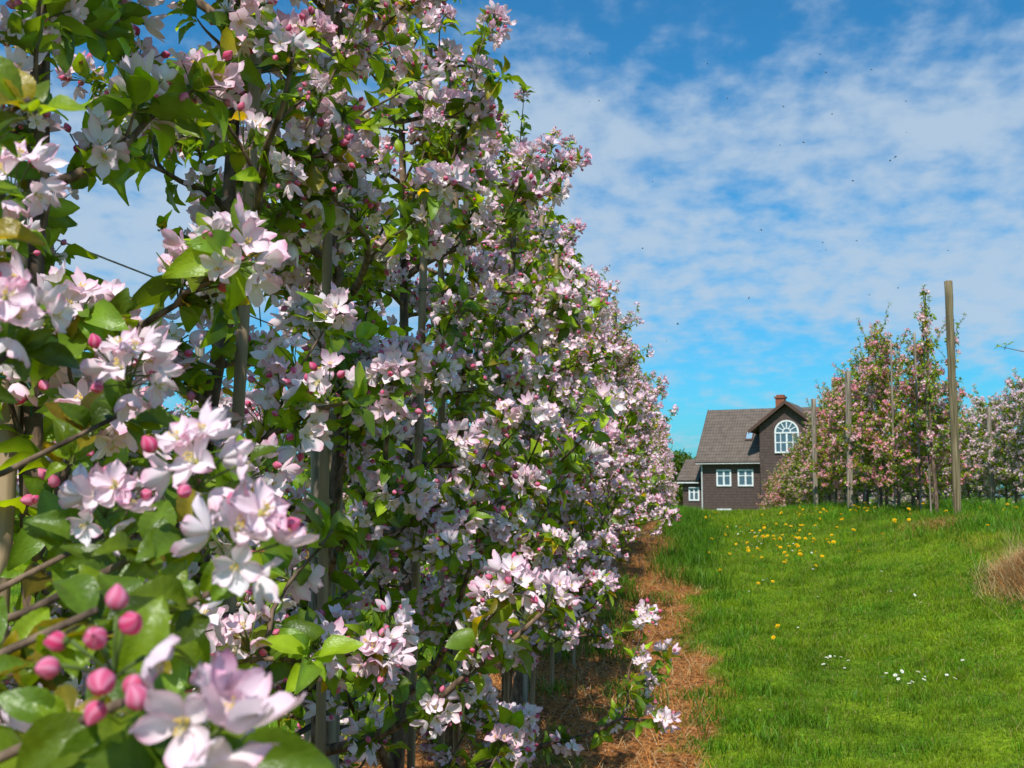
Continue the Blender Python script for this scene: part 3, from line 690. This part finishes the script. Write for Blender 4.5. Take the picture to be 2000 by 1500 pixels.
# ------------------------------------------------------------ broadleaf trees beyond
def far_tree(x,y,h,seed):
    r=np.random.default_rng(seed);A=Acc();b=gz(x,min(y,390));tube(A,[(0,0,-.2),(.1,0,h*.3),(0,.1,h*.6),(0,0,h*.85)],[.22,.17,.1,.04],7,(1,1,1))
    cs=[]
    for k in range(9):
        a=r.uniform(0,6.28);e=np.array([math.cos(a)*h*.26*r.uniform(.4,1),math.sin(a)*h*.26*r.uniform(.4,1),h*r.uniform(.42,.88)])
        tube(A,[(0,0,h*r.uniform(.25,.5)),e*.6+[0,0,h*.15],e],[.07,.05,.02],5,(1,1,1));cs.append(e)
    n=3600;c=np.array(cs)[r.integers(0,9,n)];P=c+nrm(r.normal(0,1,(n,3)))*(h*.17*r.uniform(.5,1.05,(n,1)))*[1,1,.8]
    LA=Acc();T=np.ones((n,3))*r.uniform(.35,1.0,(n,1));scatter(LA,LF[3][0],P,basis(r.normal(0,1,(n,3)),r.uniform(0,6,n)),r.uniform(3,6,n),T)
    root=mkobj('broadleaf_tree',None,None,(x,y,float(b)),label='green broadleaf tree standing beyond the house',category='tree')
    mkobj('trunk',A.mesh('trunk',M_bark),root);mkobj('crown',LA.mesh('crown',M_leaf),root)
far_tree(-.3,92,6.6,1);far_tree(-3.5,96,6.5,2);far_tree(15,98,7,3);far_tree(22,95,7,4);far_tree(-30,110,9,5);far_tree(30,105,8,6)
# ------------------------------------------------------------ insects
I=Acc();tube(I,[(-.004,0,0),(-.001,0,0),(.002,0,.0005),(.005,0,0)],[.0008,.002,.0018,.001],6,(.02,.02,.02))
for s in (-1,1): I.add([(0,0,.001),(-.004,s*.006,.004),(.002,s*.007,.004)],[(0,1,2)],(.05,.05,.05))
im=I.mesh('flying_insect',M_straw)
for i in range(34):
    y=rng.uniform(4.5,9);x=rng.uniform(-.1,.24)*y;z=1.4+y*rng.uniform(.12,.42)
    o=mkobj('flying_insect',im,None,(x,y,z),label='tiny dark insect flying above the orchard',category='insect',group='insects in the air');o.rotation_euler=tuple(rng.uniform(0,6,3))
# ------------------------------------------------------------ world, sun, camera
sd=nrm(np.array([-.03,-.999,0]));EL=math.radians(50)
tosun=Vector((sd[0]*math.cos(EL),sd[1]*math.cos(EL),math.sin(EL)))
sun=bpy.data.lights.new('sun','SUN');sun.energy=5.0;sun.angle=math.radians(.5);sun.color=(1,.96,.88)
so=bpy.data.objects.new('sun',sun);COL.objects.link(so);so.rotation_euler=tosun.to_track_quat('Z','Y').to_euler()
Wd=bpy.data.worlds.new('World');scene.world=Wd;Wd.use_nodes=True;nt=Wd.node_tree;N=nt.nodes;L=nt.links;N.clear()
out=N.new('ShaderNodeOutputWorld');sky=N.new('ShaderNodeTexSky');sky.sky_type='NISHITA';sky.sun_disc=False;sky.sun_elevation=EL
sky.sun_rotation=math.atan2(tosun.x,tosun.y)
tm=N.new('ShaderNodeMix');tm.data_type='RGBA';tm.blend_type='MULTIPLY';tm.inputs[0].default_value=1;L.new(sky.outputs[0],tm.inputs[6]);tm.inputs[7].default_value=(.20,.76,1.06,1)
bg=N.new('ShaderNodeBackground');bg.inputs[1].default_value=.135;L.new(tm.outputs[2],bg.inputs[0])
tc=N.new('ShaderNodeTexCoord');sp=N.new('ShaderNodeSeparateXYZ');L.new(tc.outputs['Generated'],sp.inputs[0])
def mth(op,a,b=None,clamp=False):
    n=N.new('ShaderNodeMath');n.operation=op;n.use_clamp=clamp
    for i,v in enumerate((a,b)):
        if v is None: continue
        if isinstance(v,(int,float)): n.inputs[i].default_value=v
        else: L.new(v,n.inputs[i])
    return n.outputs[0]
def smap(v,a,b,c,d):
    m=N.new('ShaderNodeMapRange');m.interpolation_type='SMOOTHSTEP';m.inputs[1].default_value=a;m.inputs[2].default_value=b;m.inputs[3].default_value=c;m.inputs[4].default_value=d;L.new(v,m.inputs[0]);return m.outputs[0]
zz=mth('ADD',mth('MAXIMUM',sp.outputs[2],0.0),.24)
cx_=N.new('ShaderNodeCombineXYZ');L.new(mth('DIVIDE',sp.outputs[0],zz),cx_.inputs[0]);L.new(mth('DIVIDE',sp.outputs[1],zz),cx_.inputs[1])
def wnoise(s,d,r,off=(0,0,0),sc=(1,1,1)):
    mp=N.new('ShaderNodeMapping');mp.inputs['Location'].default_value=off;mp.inputs['Scale'].default_value=sc;L.new(cx_.outputs[0],mp.inputs[0])
    n=N.new('ShaderNodeTexNoise');n.inputs['Scale'].default_value=s;n.inputs['Detail'].default_value=d;n.inputs['Roughness'].default_value=r;L.new(mp.outputs[0],n.inputs['Vector']);return n.outputs['Fac']
n1=wnoise(12,5,.5,sc=(1.15,.9,1));n2=wnoise(1.7,2,.5,(3.6,1.4,0));n3=wnoise(32,4,.6,(1,2,0))
v=mth('ADD',mth('ADD',mth('MULTIPLY',n1,.52),mth('MULTIPLY',n2,.50)),mth('MULTIPLY',n3,.14))
v=mth('ADD',v,smap(sp.outputs[2],.30,.41,.33,.11))
v=mth('ADD',v,smap(sp.outputs[2],.07,.20,-.20,.0))
alpha=smap(v,.66,1.00,0,.88)
b2=N.new('ShaderNodeBackground');b2.inputs[0].default_value=(.50,.63,.78,1);b2.inputs[1].default_value=.97
mx=N.new('ShaderNodeMixShader');L.new(alpha,mx.inputs[0]);L.new(bg.outputs[0],mx.inputs[1]);L.new(b2.outputs[0],mx.inputs[2]);L.new(mx.outputs[0],out.inputs[0])
cam=bpy.data.cameras.new('camera');cam.lens=38;cam.sensor_width=36;cam.clip_start=.02;cam.clip_end=2000
cam.dof.use_dof=True;cam.dof.focus_distance=2.6;cam.dof.aperture_fstop=16
co=bpy.data.objects.new('camera',cam);COL.objects.link(co);co.location=(0,0,1.4);co.rotation_euler=(math.radians(95.7),0,math.radians(9))
scene.camera=co
scene.view_settings.view_transform='Standard'
